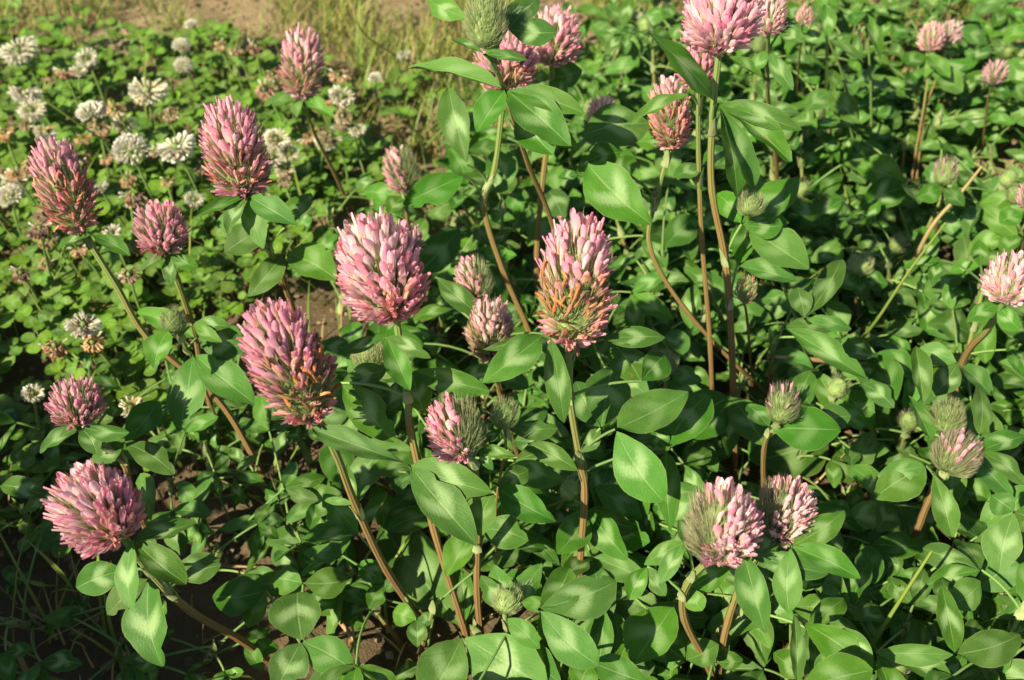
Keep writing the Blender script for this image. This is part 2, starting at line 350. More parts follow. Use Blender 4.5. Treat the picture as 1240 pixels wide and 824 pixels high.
def head(parent, base, axis, L, W, kind, N, single, hairs=500):
    """flower_head: green core with hairy calyces; florets are its children. Floret tips lie on an egg-shaped envelope."""
    axis = axis.normalized(); ex = (RT - axis * RT.dot(axis)).normalized(); ey = ex.cross(axis)     # ey points to the camera side
    if ey.dot(FW) > 0: ey = -ey
    bud = kind in ('bud', 'tip'); fl = min(.40 * W, .42 * L)
    def env(t): return W * .5 * float(np.interp(t, ES, EV))
    lump = [UN(.93, 1.07) for _ in range(12)]
    def ang(t): return R_(float(np.interp(t, (0, .12, .35, .65, 1), (100, 76, 50, 30, 5))))
    mb = MB(); rows = []; K = 10; nn = 12
    for k in range(K + 1):
        t = k / K; r = env(t) * (.72 if bud else .50) if 0 < k < K else .0003
        z = L * (.05 + (.72 if bud else .70) * t)
        rows.append([axis * z + (ex * math.cos(2 * math.pi * q / nn) + ey * math.sin(2 * math.pi * q / nn)) * r for q in range(nn)])
    mb.grid(rows, lambda a, b: (b / nn, a / K), 0, True)
    def spot(t, az, ln, jit):
        rad = ex * math.cos(az) + ey * math.sin(az); p = ang(t)
        d = (axis * math.cos(p) + rad * math.sin(p) + Vector((UN(-1, 1), UN(-1, 1), UN(-1, 1))) * jit).normalized()
        e = lump[int(az / 6.2832 * 5) % 5 + int(t * 6.9)] if t < .95 else 1
        tip = axis * (L * (.02 + .98 * t)) + rad * env(t) * e
        return tip - d * ln, tip, d, rad
    def tpos(f): return float(np.interp(f, EC, np.linspace(0, 1, 200)))
    for i in range(hairs):
        t = tpos((i + .5) / hairs); az = (i * 2.39996 + UN(-.3, .3)) % 6.2832
        k = KIND[kind](t, math.cos(az), math.sin(az)); open_ = k is None
        hl = W * UN(.24, .40) if bud else fl * UN(.55, .9)
        b, tip, d, rad = spot(t, az, fl * .9 if not bud else hl, .16)
        if not bud: tip = b + d * (hl if not open_ else fl * UN(.75, 1.02))
        hl = (tip - b).length
        s = d.cross(Vector((UN(-1, 1), UN(-1, 1), UN(-1, 1)))).normalized() * (W * (.0048 if not bud else .0062) * UN(.7, 1.3))
        m = 2 if (kind == 'tip' and t > .35) or (open_ and (kind == 'half' or RA() < .2)) else 1
        mid = b + d * hl * .55
        mb.face([b - s, b + s, mid + s * .8, mid - s * .8], [(0, 0), (1, 0), (1, .5), (0, .5)], m)
        mb.face([mid - s * .8, mid + s * .8, tip + axis * hl * .10], [(0, .5), (1, .5), (.5, 1)], m)
    ho = bpy.data.objects.new('flower_head', mb.mesh('flower_head', [M_CORE, M_HAIRG, M_HAIRB])); link(ho, parent, base)
    joined = {}
    for i in range(N):
        t = tpos((i + .5) / N); az = (i * 2.39996 + UN(-.2, .2)) % 6.2832; k = KIND[kind](t, math.cos(az), math.sin(az))
        if k is None: continue
        dry = k in ('withered', 'russet', 'tan')
        ln = fl * (UN(.85, 1.1) if not dry else UN(.5, .9))
        b, tip, d, rad = spot(t, az, ln, .15 if not dry else .42)
        out = UN(-.05, .05) * W if not dry else UN(-.05, .07) * W
        b = b + d * out
        wd = fl * UN(1.0, 1.42) * (.62 if dry else 1.0)
        z = (rad - d * rad.dot(d)); z = z.normalized() if z.length > .05 else ey
        z = Matrix.Rotation(UN(-.5, .5), 3, d) @ z
        x = d.cross(z).normalized(); z = x.cross(d); R = Matrix((x, d, z)).transposed()
        if single:
            o = bpy.data.objects.new('floret', random.choice(FME[k])); link(o, ho, base + b, R, (wd, ln, wd))
        else:
            src = random.choice(FMB[k]); dst = joined.setdefault('a', MB()); mats = joined.setdefault('m', [])
            if k not in mats: mats.append(k)
            i0 = len(dst.v); M = R @ Matrix.Diagonal((wd, ln, wd))
            dst.v += [tuple(M @ Vector(q) + b) for q in src.v]; dst.f += [tuple(i0 + q for q in f) for f in src.f]
            dst.uv += src.uv; dst.mi += [mats.index(k)] * len(src.f)
    if joined:
        o = bpy.data.objects.new('floret_cluster', joined['a'].mesh('floret_cluster', [FM[k] for k in joined['m']]))
        link(o, ho, base); o['kind'] = 'stuff'
    return ho

# ------------------------------------------------------------------ stems and leaves
def stem_obj(parent, pts, r0, r1, nodes=(), name='stem', mat=None):
    b = WL[parent.name]; mb = MB(); K = len(pts)
    rad = []
    for k in range(K):
        r = r0 + (r1 - r0) * k / (K - 1)
        for q in nodes:
            if abs(k - q) < 1: r *= 1.13
        rad.append(r)
    tube(mb, [p - b for p in pts], rad, 8, ridge=0.06)
    o = bpy.data.objects.new(name, mb.mesh(name, [mat or M_STEM])); link(o, parent, b); return o
def leaf_obj(parent, S, J, tang=None, r=0.0006, stip=True, sag=0.15):
    """petiole from S on the stem to the leaflet junction J, with its sheathing stipule"""
    mb = MB(); v = J - S; L = v.length
    c = S + v * .5 + (tang if tang is not None else ZUP) * (L * sag)
    pts = [(S * (1 - t) ** 2 + c * 2 * t * (1 - t) + J * t * t) - S for t in (0, .2, .4, .6, .8, 1)]
    tube(mb, pts, [r * 1.25, r * 1.1, r, r, r, r * .9], 5)
    if stip:
        a = (tang if tang is not None else ZUP).normalized(); x, y = frame(a)
        ph = UN(0, 6.28)
        for s in (0, 1):
            q = ph + s * 2.6; o = x * math.cos(q) + y * math.sin(q); w = a.cross(o)
            ln = UN(.007, .012); rr = 0.0017
            rows = []
            for k in range(5):
                t = k / 4; hw = rr * (1.25, 1.2, .95, .6, .05)[k]
                ctr = a * (ln * (t - .35)) + o * (rr * (1 + .5 * t * t))
                rows.append([ctr - w * hw - o * hw * .45, ctr + o * .0003, ctr + w * hw - o * hw * .45])
            mb.grid(rows, lambda A, B: (B / 2, A / 4), 1)
    o = bpy.data.objects.new('leaf', mb.mesh('leaf', [M_PET, M_STIP])); link(o, parent, S); return o

def tip_point(B, tx, ty, droop):
    """tip on its pixel's ray, at the height a leaflet drooping by this much reaches"""
    bx, by, bd = proj(B)
    app = math.hypot(tx - bx, ty - by) * bd / F_PX
    z = B.z - droop * app; d = dz(tx, ty, z); T = P3(tx, ty, d)
    if (T - B).length > 1.32 * app:
        s = 1 if d > bd else -1; T = P3(tx, ty, bd + s * app * .80)
    if T.z < .004: T = P3(tx, ty, dz(tx, ty, .004))
    return T
def hero_leaf(plant, pts, spec, zforce=None, wide=1.04):
    jx, jy, dd, lst = spec
    if pts:
        best = min(range(len(pts)), key=lambda i: (proj(pts[i])[0] - jx) ** 2 + (proj(pts[i])[1] - jy) ** 2)
        d = proj(pts[best])[2] + dd; J = P3(jx, jy, d)
        k = min(len(pts) - 2, best + (2 if (pts[best] - J).length > .006 else 1))
        S = pts[k]; tang = (pts[max(0, k - 1)] - pts[k]).normalized()
    else:
        J = GR(jx, jy, dd); b = WL[plant.name]; S = b + (J - b) * .12; tang = ZUP
        S = Vector((b.x, b.y, .004)); d = proj(J)[2]
    lf = leaf_obj(plant, S, J, tang, .00062 if pts else .0008, bool(pts))
    for q in lst:
        tx, ty, w = q[:3]; droop = q[3] if len(q) > 3 and q[3] is not None else .22
        roll = R_(q[4]) if len(q) > 4 and q[4] is not None else R_(UN(-24, 24))
        B = J
        if len(q) > 6: B = P3(q[5], q[6], proj(J)[2] + .001)
        T = tip_point(B, tx, ty, droop); bx, by, bd = proj(B); td = proj(T)[2]
        W = w * wide * (bd + td) / 2 / F_PX
        L = (T - B).length
        leaflet_at(lf, B + (T - B) * .03, T, W, roll, LE if RA() < .7 else LO)
        for t in (.15, .4, .65, .9): stamp(bx + (tx - bx) * t, by + (ty - by) * t, w * .32, bd + (td - bd) * t)
        if B is not J and (B - J).length > .004:
            pass
    return lf

# ------------------------------------------------------------------ ground
def ground():
    xs = [-40, -8, -2, -.9] + [-.7 + i * 1.4 / 150 for i in range(151)] + [.9, 2, 8, 40]
    ys = [-40, -8, -2, -.4] + [0 + i * 1.5 / 160 for i in range(161)] + [1.7, 2.2, 4, 10, 40]
    from mathutils import noise as NZ
    rows = []
    for y in ys:
        row = []
        for x in xs:
            near = abs(x) <= .75 and -.01 <= y <= 1.55
            z = (NZ.noise(Vector((x * 11, y * 11, 0))) * .005 + NZ.noise(Vector((x * 43, y * 43, 3))) * .0045 + NZ.noise(Vector((x * 130, y * 130, 7))) * .0014) if near else -.004
            row.append(Vector((x, y, z - .003)))
        rows.append(row)
    mb = MB(); mb.grid(rows, lambda a, b: (0, 0))
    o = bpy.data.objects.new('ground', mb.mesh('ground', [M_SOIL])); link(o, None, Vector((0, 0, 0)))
    tag(o, 'sandy brown soil, dry and crumbly, showing between the plants', 'soil', None, 'structure')
ground()

# ------------------------------------------------------------------ the red clover plants one can point at
# (head cx, cy, width, height, tilt, distance, kind, florets, single), stem pixels down to the ground, leaves, label
GRP = 'red clover plants in bloom'
H = [
 ((463,325,108,135,-17,.360,'pink',150,1), [(494,480),(497,520),(525,640),(560,755),(575,800)],
  [(467,407,-.004,[(409,429,17,.1),(496,473,29,.9),(522,434,19,.2)]), (413,464,.010,[(468,448,28,.1),(478,536,44,.5),(490,497,32,.4)]),
   (498,449,.012,[(515,503,34,.5),(458,505,22,.5),(594,474,32,.2)]), (495,563,-.012,[(578,661,50,.3,-10),(596,597,42,.1,12),(582,650,44,.3,24,598,596)]),
   (562,762,.0,[(463,637,70,.15,-6),(556,680,26,.0),(578,700,22,.0)]), (560,771,-.02,[(516,850,62,.1,-14),(664,838,80,.1,10)])],
  'largest bright pink clover head, full and domed, on a brown stem'),
 ((695,340,97,165,3,.370,'mixed',150,1), [(690,480),(703,560),(708,600),(702,690),(700,760)],
  [(657,406,-.004,[(584,465,42,.15,-6),(585,424,14,.1)]), (667,407,-.008,[(683,513,30,1.2,8)]), (731,411,.004,[(775,404,26,.1),(806,409,26,.1)]),
   (727,519,.004,[(697,462,44,.1,10),(741,446,54,-.1),(703,548,22,.5)]), (745,520,-.004,[(834,474,52,.1,-8),(803,608,56,.45,12)]),
   (776,462,.014,[(742,416,44,.0),(805,430,36,.1)]), (806,543,.004,[(812,642,30,.9,4),(790,518,22,-.1),(858,478,60,.1)])],
  'tall clover head, pink on top with orange withered florets round its middle'),
 ((355,437,98,165,-20,.350,'violet',150,1), [(405,545),(430,610),(468,690),(520,760)],
  [(374,518,-.003,[(489,560,30,.2,-10),(398,533,20,.2)]), (431,611,0,[(393,606,10,.1),(420,562,14,-.3),(448,588,12,.1)])],
  'leaning clover head with mauve top and orange withered lower florets'),
 ((120,610,102,108,-38,.360,'rosette',140,1), [(180,690),(230,740),(293,776),(330,800)],
  [(160,653,-.006,[(236,634,30,.1),(226,708,36,.3),(160,739,37,.5)]), (207,690,.01,[(268,684,38,.1)]), (184,632,.014,[(169,574,34,-.1)]),
   (155,690,.008,[(92,712,40,.1)]), (180,700,.02,[(197,808,56,.5,10),(130,745,30,.3)])],
  'pale pink rounded clover head tilted left on a reclining stem above bare soil'),
 ((96,485,68,58,-3,.420,'dusky',70,1), [(120,535),(150,560),(162,605),(200,690)],
  [(97,517,-.004,[(48,549,20,.2),(118,551,25,.5),(157,524,20,.1)]), (128,501,.01,[(150,497,16,0)]), (150,536,.0,[(192,486,36,-.1),(212,575,32,.3),(110,560,24,.2)]),
   (66,604,.02,[(0,588,26,.1),(28,622,18,.2),(90,590,18,0)])],
  'short half spent mauve clover head with open florets spreading like a crown'),
 ((86,228,68,116,-13,.450,'russet',120,1), [(140,345),(180,410),(262,482),(305,550),(325,590)],
  [(110,284,-.002,[(158,310,20,.2),(70,300,16,.2)])],
  'clover head with few pink florets on top and rust brown withered body'),
 ((290,184,80,124,-8,.425,'redpink',130,1), [(325,300),(345,345),(385,470)],
  [(299,236,-.004,[(236,263,15,.1),(276,285,24,.4),(319,302,30,.7),(358,272,32,.2)]), (345,276,.0,[(377,234,34,-.1)]), (346,306,.0,[(408,339,46,.2),(300,360,30,.4)]),
   (325,272,.012,[(272,306,46,.2),(262,268,26,.1)])],
  'magenta clover head with reddish withered lower half, rising among the white clovers'),
 ((369,79,56,86,7,.570,'redpink',90,0), [(380,160),(405,210),(430,262)],
  [(367,118,-.003,[(319,128,22,.1),(405,143,18,.1),(359,142,14,.6)])],
  'small slender red pink clover head standing apart by the sandy ground'),
 ((198,276,66,68,-6,.455,'dusky',80,1), [(215,340),(235,400),(245,450),(262,520)],
  [(205,308,-.003,[(168,330,18,.3),(240,325,20,.3),(208,345,18,.8)])],
  'dome shaped dull pink clover head over white clover leaves'),
 ((487,206,46,60,-12,.560,'halfl',60,0), [(492,250),(500,300),(520,350)],
  [(489,238,0,[(440,232,26,.1),(470,262,22,.3)])],
  'small clover head half pink, half green bud, before the bare sand'),
 ((497,291,36,40,0,.500,'dusky',50,0), [(500,330),(510,400)],
  [(504,333,-.01,[(557,277,44,-.1,4)])],
  'little mauve clover head peeping out behind the largest pink one'),
 ((574,338,50,58,-10,.475,'halfl',70,0), [(580,380),(600,450),(620,500)],
  [(527,336,-.01,[(581,383,32,.3)]), (580,368,.0,[(620,380,22,.2)])],
  'small clover head with pink cap and round green bud side'),
 ((594,397,60,82,2,.455,'mixed',90,0), [(598,450),(620,530),(640,580)],
  [(596,440,.01,[(640,470,26,.2),(560,470,26,.2)])],
  'dark red brown fading clover head hanging in shade between brighter ones'),
 ((552,514,74,86,-12,.385,'halfl',110,1), [(575,570),(578,640),(578,720),(585,790)],
  [(581,541,0,[(626,553,15,.1),(597,570,14,.6)]), (585,535,.004,[(608,519,11,-.1)]), (601,590,.008,[(674,632,38,.25,-8),(640,570,26,.1)]), (580,640,.02,[(640,655,40,.1),(540,700,36,.2)])],
  'pink clover head with one green bristly side beside a small bud'),
 ((611,499,38,44,5,.400,'bud',0,0), [(612,540),(600,620),(600,700)],
  [(613,519,.006,[(624,474,24,-.3),(676,519,26,.1),(700,570,26,.2,0,637,536)])],
  'small green unopened clover bud beside a pink head'),
 ((588,22,58,84,-2,.385,'bud',0,0), [(612,115),(640,200),(672,282),(715,440)],
  [(588,66,-.006,[(547,48,11,0),(639,73,13,.1),(600,50,18,-.4)]), (566,24,.01,[(518,0,27,0)]), (614,36,.006,[(674,40,36,.05),(652,-2,38,-.2)]),
   (612,109,-.004,[(494,83,28,0),(577,161,37,.5),(709,138,30,.15),(691,178,52,.4),(672,178,30,.7)]), (628,128,.006,[(670,188,42,.4),(702,182,30,.4)])],
  'tall green bristly clover bud cone high above long narrow leaves'),
 ((612,76,78,74,2,.475,'redpink',90,1), [(600,200),(586,250),(610,330),(640,400),(665,470)],
  [(566,200,-.012,[(543,106,36,-.6)]), (563,213,-.012,[(488,248,38,.2)]), (588,215,.012,[(625,195,36,.1),(615,230,26,.3)])],
  'red pink clover head half hidden behind the tall green bud'),
 ((672,46,66,70,8,.500,'fresh',80,1), [(668,130),(655,240),(650,330),(660,420)],
  [(668,95,0,[(705,85,32,0),(640,100,24,.2),(686,120,22,.4)])],
  'loose pale pink clover head to the rear of the tall green bud'),
 ((871,20,98,92,0,.385,'fresh',130,1), [(863,140),(862,230),(880,330),(888,470),(892,600)],
  [(870,126,-.006,[(971,158,28,.15),(958,197,34,.4),(912,231,32,1.0),(893,241,30,1.2)]), (866,122,-.010,[(785,40,40,-.8,6)]),
   (898,272,.004,[(967,214,50,-.1),(948,273,32,.1),(868,235,30,.1)]), (893,322,.006,[(966,341,32,.2),(905,270,30,-.1)]), (884,480,-.004,[(820,528,58,.2),(881,552,24,.8),(925,540,40,.2)]),
   (906,560,-.006,[(1000,528,72,.0),(930,515,36,-.1)])],
  'big whitish pink clover head on a tall straight brown stem'),
 ((842,82,52,56,-8,.420,'purple' if 0 else 'dusky',70,0), [(846,190),(850,290),(860,420),(866,540)],
  [(836,115,-.004,[(764,151,20,.3)]), (850,200,.004,[(880,180,24,0),(815,215,26,.1)]), (860,472,.004,[(818,449,26,.1)])],
  'mauve clover head on a straight green stem, covered by a broad leaf'),
 ((808,140,54,88,-8,.460,'cone',90,1), [(795,240),(787,300),(830,375),(905,455),(990,515)],
  [(790,150,-.004,[(706,164,64,.0,4)]), (709,197,-.04,[(790,273,58,.35,6),(752,185,30,.0)]), (700,212,-.03,[(722,190,22,0),(676,216,20,.1)])],
  'cone shaped clover head, pink tip and coral florets, on a bent brown stem'),
 ((730,136,40,40,12,.540,'fresh',50,0), [(728,190),(722,280),(725,340)], [(728,160,.01,[(700,150,26,.1),(690,190,26,.3)])],
  'small pink clover head partly hidden behind a round shaded leaf'),
 ((931,20,42,50,4,.480,'fresh',60,0), [(930,120),(940,200),(945,300)], [(882,69,-.03,[(924,95,18,.2)]), (945,38,0,[(972,52,24,.1),(968,28,20,-.1)]), (930,60,0,[(905,90,18,.5),(960,110,20,.4)])],
  'pink clover head just right of the big whitish one, smaller'),
 ((973,20,22,26,10,.600,'fresh',30,0), [(968,70),(965,140)], [(970,40,0,[(1000,50,16,.1),(950,60,16,.1)])],
  'tiny pink clover head behind the upper leaves'),
 ((1125,46,34,36,-6,.680,'fresh',40,0), [(1120,120),(1108,190),(1092,310)], [(1122,66,0,[(1095,80,26,.1),(1150,95,24,.2),(1120,95,18,.6)]), (1128,88,0,[(1165,112,34,.3),(1185,75,20,0)])],
  'pink clover head of a twin pair standing before sandy soil'),
 ((1150,39,30,28,14,.690,'fresh',36,0), [(1140,80),(1128,110),(1118,150),(1100,320)], [],
  'rounder pink clover head, other one of the twin pair'),
 ((1203,88,32,30,10,.650,'dusky',36,0), [(1195,130),(1190,200)], [(1200,102,0,[(1170,90,24,.1),(1225,112,22,.2)])],
  'dark mauve clover head in the shade of overhanging leaves'),
 ((1143,207,34,38,4,.550,'tip',12,0), [(1140,245),(1125,330)], [(1142,228,0,[(1110,240,24,.2),(1168,250,22,.3),(1120,200,18,-.2)])],
  'round brownish clover bud by a dry twig'),
 ((1220,336,66,64,6,.420,'fresh',80,1), [(1195,400),(1165,440),(1135,540)], [(1208,368,0,[(1170,390,22,.2),(1235,400,26,.4)]), (1160,440,0,[(1110,425,28,.1),(1200,480,32,.3),(1130,480,30,.4)])],
  'pink and white clover head alone among dense dark leaves'),
 ((1246,236,36,38,0,.500,'dusky',40,0), [(1240,290),(1225,380)], [(1240,258,0,[(1210,270,26,.2),(1262,270,24,.2)])],
  'mauve clover head on the outermost plant past the dense leaves'),
 ((945,486,44,56,-4,.420,'tip',14,0), [(925,545),(930,640)], [(932,518,-.004,[(1018,521,52,.05),(905,490,30,0)]), (962,497,.012,[(982,450,26,-.3)]), (983,516,.016,[(1031,504,34,.0)])],
  'young clover bud with purplish tip among broad leaves'),
 ((1144,502,46,48,0,.460,'bud',0,0), [(1140,560),(1105,650)], [(1119,495,-.01,[(1109,419,24,-.4)]), (1128,535,-.01,[(1100,480,28,-.2)])],
  'shaded fuzzy clover bud just behind the purplish one'),
 ((1155,546,62,58,20,.435,'tip',40,0), [(1135,585),(1115,630),(1092,700)], [(1122,565,-.004,[(1062,577,30,.2),(1058,604,46,.3)]), (1130,572,-.008,[(1153,651,30,.7)]), (1186,528,.0,[(1185,466,30,-.2)]), (1186,546,-.004,[(1242,588,30,.2),(1242,528,28,.0)])],
  'round purplish clover bud just opening, green and bristly on its side'),
 ((868,628,100,98,-4,.350,'half',120,1), [(832,708),(829,750),(858,808),(875,850)], [(829,657,-.002,[(780,684,24,.2),(800,706,22,.4)]), (784,686,.004,[(762,727,26,.4),(806,722,20,.4)]), (836,712,.01,[(886,682,30,.0),(850,740,26,.3)]), (868,802,-.004,[(883,769,15,-.4),(900,800,22,.1),(838,800,18,.1)])],
  'clover head with dark bristly buds on one half, white pink florets on the other'),
 ((944,614,76,86,6,.372,'half',100,1), [(905,690),(882,750),(872,800),(868,850)], [(900,668,-.02,[(1003,695,30,.1,6),(927,767,38,.7),(952,648,24,-.1)]), (958,662,-.01,[(1042,701,31,.2),(1023,618,32,-.1),(955,742,34,.6)])],
  'smaller half opened pink clover head close behind the bristly one'),
 ((212,386,36,36,-10,.440,'bud',0,0), [(225,420),(240,450),(275,540)], [(233,393,-.003,[(280,396,20,0),(269,415,16,.1)]), (204,400,-.004,[(187,447,32,.4)]), (234,429,-.006,[(217,524,50,.5,4),(309,490,44,.3,-12)]), (238,410,.01,[(303,420,40,.1),(165,378,26,0)])],
  'small green clover bud over one large pale marked drooping leaf'),
 ((805,438,34,32,0,.440,'bud',0,0), [(805,480),(800,560)], [(806,452,0,[(850,462,24,.2),(775,455,20,.1)])],
  'little green clover bud right of the orange tinted head'),
 ((448,428,48,36,-8,.410,'bud',0,0), [(455,470),(470,560)], [(452,440,.006,[(420,450,26,.1),(480,455,24,.1)])],
  'pale green clover bud tucked underneath the largest pink head'),
 ((615,722,42,40,6,.420,'bud',0,0), [(614,760),(612,800)], [(614,742,.002,[(598,684,32,-.2),(656,682,30,-.1),(582,697,24,-.1)]), (631,730,-.006,[(668,731,18,0)]), (614,748,-.006,[(654,786,27,.3)])],
  'dark green clover bud low among the bottom leaves'),
 ((1040,318,34,32,0,.570,'bud',0,0), [(1038,350),(1035,400)], [(1040,332,0,[(1010,345,24,.1),(1075,345,26,.1),(1045,365,20,.5)])],
  'brownish green clover bud deep in the dense foliage'),
 ((908,246,38,34,0,.440,'bud',0,0), [(905,290),(900,400)], [],
  'hairy pale clover bud beside the tall straight brown stem'),
 ((902,349,30,36,10,.470,'dead',36,0), [(905,390),(915,480)], [],
  'dried brown dead clover head next to the tall stems'),
]
SHORT = ['largest bright pink head', 'tall pink and orange head', 'leaning mauve and orange head', 'pale pink head above bare soil', 'crown shaped mauve head', 'rust brown head with pink tip',
 'magenta head among white clovers', 'slender red pink head by the sand', 'dome shaped dull pink head', 'half pink head before the sand', 'mauve head behind the largest pink one', 'small pink capped round head',
 'dark red brown fading head', 'pink head with bristly side', 'small bud beside a pink head', 'tall green bud cone', 'red pink head behind the bud cone', 'loose pale pink head', 'big whitish pink head on straight stem',
 'mauve head under a broad leaf', 'cone shaped coral head', 'pink head behind a shaded leaf', 'smaller pink head by the whitish one', 'tiny pink head', 'twin pink heads', 'twin pink heads', 'dark mauve head in shade',
 'brownish bud by the dry twig', 'lone pink and white head', 'outermost mauve head', 'purplish tipped young bud', 'shaded fuzzy bud', 'round purplish opening bud', 'half bristly half pink head', 'half opened smaller pink head',
 'green bud with drooping leaf', 'little green bud by orange head', 'pale bud under the largest head', 'dark green bottom bud', 'bud deep in dense foliage', 'hairy bud by the straight stem', 'dried brown dead head']
NEAR = []
def near(G):
    return min(NEAR, key=lambda q: (q[0] - G).length)[1]
for hi, ((cx, cy, w, h, tilt, d, kind, N, single), sp, lv, label) in enumerate(H):
    ti = R_(tilt); al = R_(20)
    axis = (RT * math.sin(ti) + UP * math.cos(ti)) * math.cos(al) - FW * math.sin(al)
    hb = (cx - math.sin(ti) * h * .49, cy + math.cos(ti) * h * .49)
    L = h / math.cos(al) * 1.0 * d / F_PX; W = w * d / F_PX
    base = P3(*hb, d + .01); G = GR(*sp[-1])
    pxs = [hb] + sp; acc = [0.0]
    for a, b in zip(pxs, pxs[1:]): acc.append(acc[-1] + math.hypot(a[0] - b[0], a[1] - b[1]))
    dg = proj(G)[2]; d0 = d + .01
    P = [base + axis * (.1 * L)] + [P3(x, y, d0 + (dg - d0) * (s / acc[-1])) for (x, y), s in zip(pxs[1:], acc[1:])]
    P[-1] = G - ZUP * .006
    pts = smoothline(P, 7)
    plant = empty('red_clover_plant', Vector((G.x, G.y, 0)), label, 'clover', GRP)
    big = w > 60
    NEAR.append((Vector((G.x, G.y, 0)), SHORT[hi]))
    r = .00165 if big else (.00125 if w > 40 else .0007)
    stem_obj(plant, pts, r * .85, r * 1.05, nodes=[7 * i for i in range(1, len(P) - 1)])
    hairs = 1500 if w > 44 else 700
    head(plant, base, axis, L, W, kind, min(298, int(N * 2.0)), single, hairs)
    for k in range(-2, 3): stamp(cx + math.sin(ti) * h * .2 * k, cy - math.cos(ti) * h * .2 * k, w * .42, d)
    for p in pts[:int(len(pts) * .8)]:
        x, y, dd = proj(p); stamp(x, y, 7, dd)
    for s in lv: hero_leaf(plant, pts, s)

# leafy plants without a head: (base pixel), height of junction, leaves
LOOSE = [
 ((370,790), [(367,707,.05,[(421,703,40,.1),(330,700,34,.1)]), (365,777,.045,[(430,815,44,.2),(360,712,60,.0),(334,838,48,.2)]), (322,716,.04,[(257,722,52,.1),(300,760,36,.3)])], 'low leafy clover plant with one leaf marked white, on shaded soil'),
 ((470,770), [(464,707,.03,[(437,680,27,.0),(447,738,24,.2),(482,711,20,.1)]), (505,750,.03,[(476,741,27,.1),(505,784,24,.3),(524,754,18,.1)])], 'tiny three leaved clover seedling low beside the brown stem'),
 ((690,800), [(653,738,.10,[(747,704,52,.05,-6),(690,688,42,-.1),(725,807,46,.3,8)]), (716,802,.08,[(786,828,40,.2),(700,840,36,.3)])], 'broad leaved clover plant with scorched leaf spots'),
 ((800,830), [(765,808,.06,[(815,735,64,-.05)]), (830,800,.05,[(790,760,44,.1),(870,780,36,.1)])], 'dark broad clover leaves deep below the bristly head'),
 ((1010,850), [(1058,815,.09,[(975,756,44,.0,8),(1020,760,36,-.1)]), (965,836,.10,[(1057,812,50,.0)]), (962,742,.09,[(966,830,18,.9)])], 'clover plant with folded glossy leaves beneath the paired heads'),
 ((1150,800), [(1150,735,.07,[(1188,705,38,.0),(1140,700,28,.1)]), (1157,793,.08,[(1236,768,42,.05),(1060,790,26,.1),(1140,706,28,-.1)])], 'leafy clover plant with crumpled leaves in deep shade'),
 ((1225,720), [(1228,620,.11,[(1210,695,44,.5),(1262,640,40,.2),(1200,600,34,.0)])], 'clover plant with one long drooping notched leaf'),
 ((985,480), [(950,396,.11,[(1050,459,30,.3),(1010,400,26,.1)]), (975,386,.12,[(966,348,28,-.4),(1019,314,28,-.2),(1031,399,24,.1)]), (905,275,.15,[(980,326,54,.2),(955,270,30,.0)])], 'light green clover plant catching sun beside the tall stems'),
 ((1050,260), [(1003,48,.14,[(1046,76,22,.3),(1000,5,18,-.5)]), (1047,14,.15,[(1066,72,22,.7),(1030,30,18,.2)]), (1005,110,.12,[(1040,150,28,.3),(975,135,26,.2),(1010,85,20,-.3)])], 'upright clover plant with long thin bright leaves before the sand'),
]
for bp, lv, label in LOOSE:
    G = GR(*bp); plant = empty('red_clover_plant', G, label, 'clover', 'red clover plants without flowers')
    for s in lv: hero_leaf(plant, None, s)

# ------------------------------------------------------------------ filler red clover plants
def fill_plant(G, hmax, nleaf, label, bud=False, size=1.0, name='red_clover_plant', group='leafy red clover plants filling the bed'):
    lean = Vector((UN(-.5, .5), UN(-.5, .5), 1)).normalized()
    top = G + lean * hmax
    leaves = []
    for i in range(nleaf):
        t = (i + 1) / nleaf; S = G + (top - G) * (t * UN(.75, 1.0))
        az = i * 2.4 + UN(-.6, .6); pl = UN(.012, .040) * (1.2 - .6 * t) * 1.3
        J = S + Vector((math.cos(az) * pl, math.sin(az) * pl, UN(.1, .8) * pl))
        Ls = UN(.017, .035) * size; tl = []
        for q in (-1, 0, 1):
            a2 = az + q * UN(.75, 1.15); el = UN(-.75, .50)
            dirv = Vector((math.cos(a2) * math.cos(el), math.sin(a2) * math.cos(el), math.sin(el)))
            L = Ls * (1.0 if q == 0 else UN(.82, 1.0))
            tl.append((J + dirv * L, L))
        if any(hides(T, .004) or hides((J + T) / 2, .004) for T, _ in tl): continue
        if min(T.z for T, _ in tl) < .004: continue
        leaves.append((S, J, tl))
    if not leaves: return False
    plant = empty(name, Vector((G.x, G.y, 0)), label, 'clover', group)
    smax = max((S - G).length for S, _, _ in leaves)
    n = 6; pts = [G + (top - G) * min(1, (smax / hmax) * (1 - k / n)) + Vector((0, 0, -.004 if k == n else 0)) for k in range(n + 1)]
    stem_obj(plant, pts, .0009, .0013)
    tang = (top - G).normalized()
    for S, J, tl in leaves:
        lf = leaf_obj(plant, S, J, tang, .0006)
        ar = UN(.40, .56); pref = (ZUP + SUN_FROM * .5 + Vector((UN(-1, 1), UN(-1, 1), 0)) * .35).normalized()
        for T, L in tl: leaflet_at(lf, J + (T - J) * .03, T, L * ar, R_(UN(-34, 34)), LE if RA() < .6 else LO, pref)
    if bud and not hides(pts[0] + ZUP * .012, .004):
        head(plant, pts[0] - tang * .001, tang, .016, .013, 'tip' if RA() < .4 else 'bud', 14, 0, 260)
    return True
def bound(py):      # left edge of the red clover bed at this picture height, read off the photograph
    T = [(-200, 900), (0, 760), (90, 700), (180, 650), (260, 560), (330, 505), (420, 490), (520, 470), (640, 450), (824, 410), (1100, 330)]
    for (a, x0), (b, x1) in zip(T, T[1:]):
        if a <= py <= b: return x0 + (x1 - x0) * (py - a) / (b - a)
    return 1e9
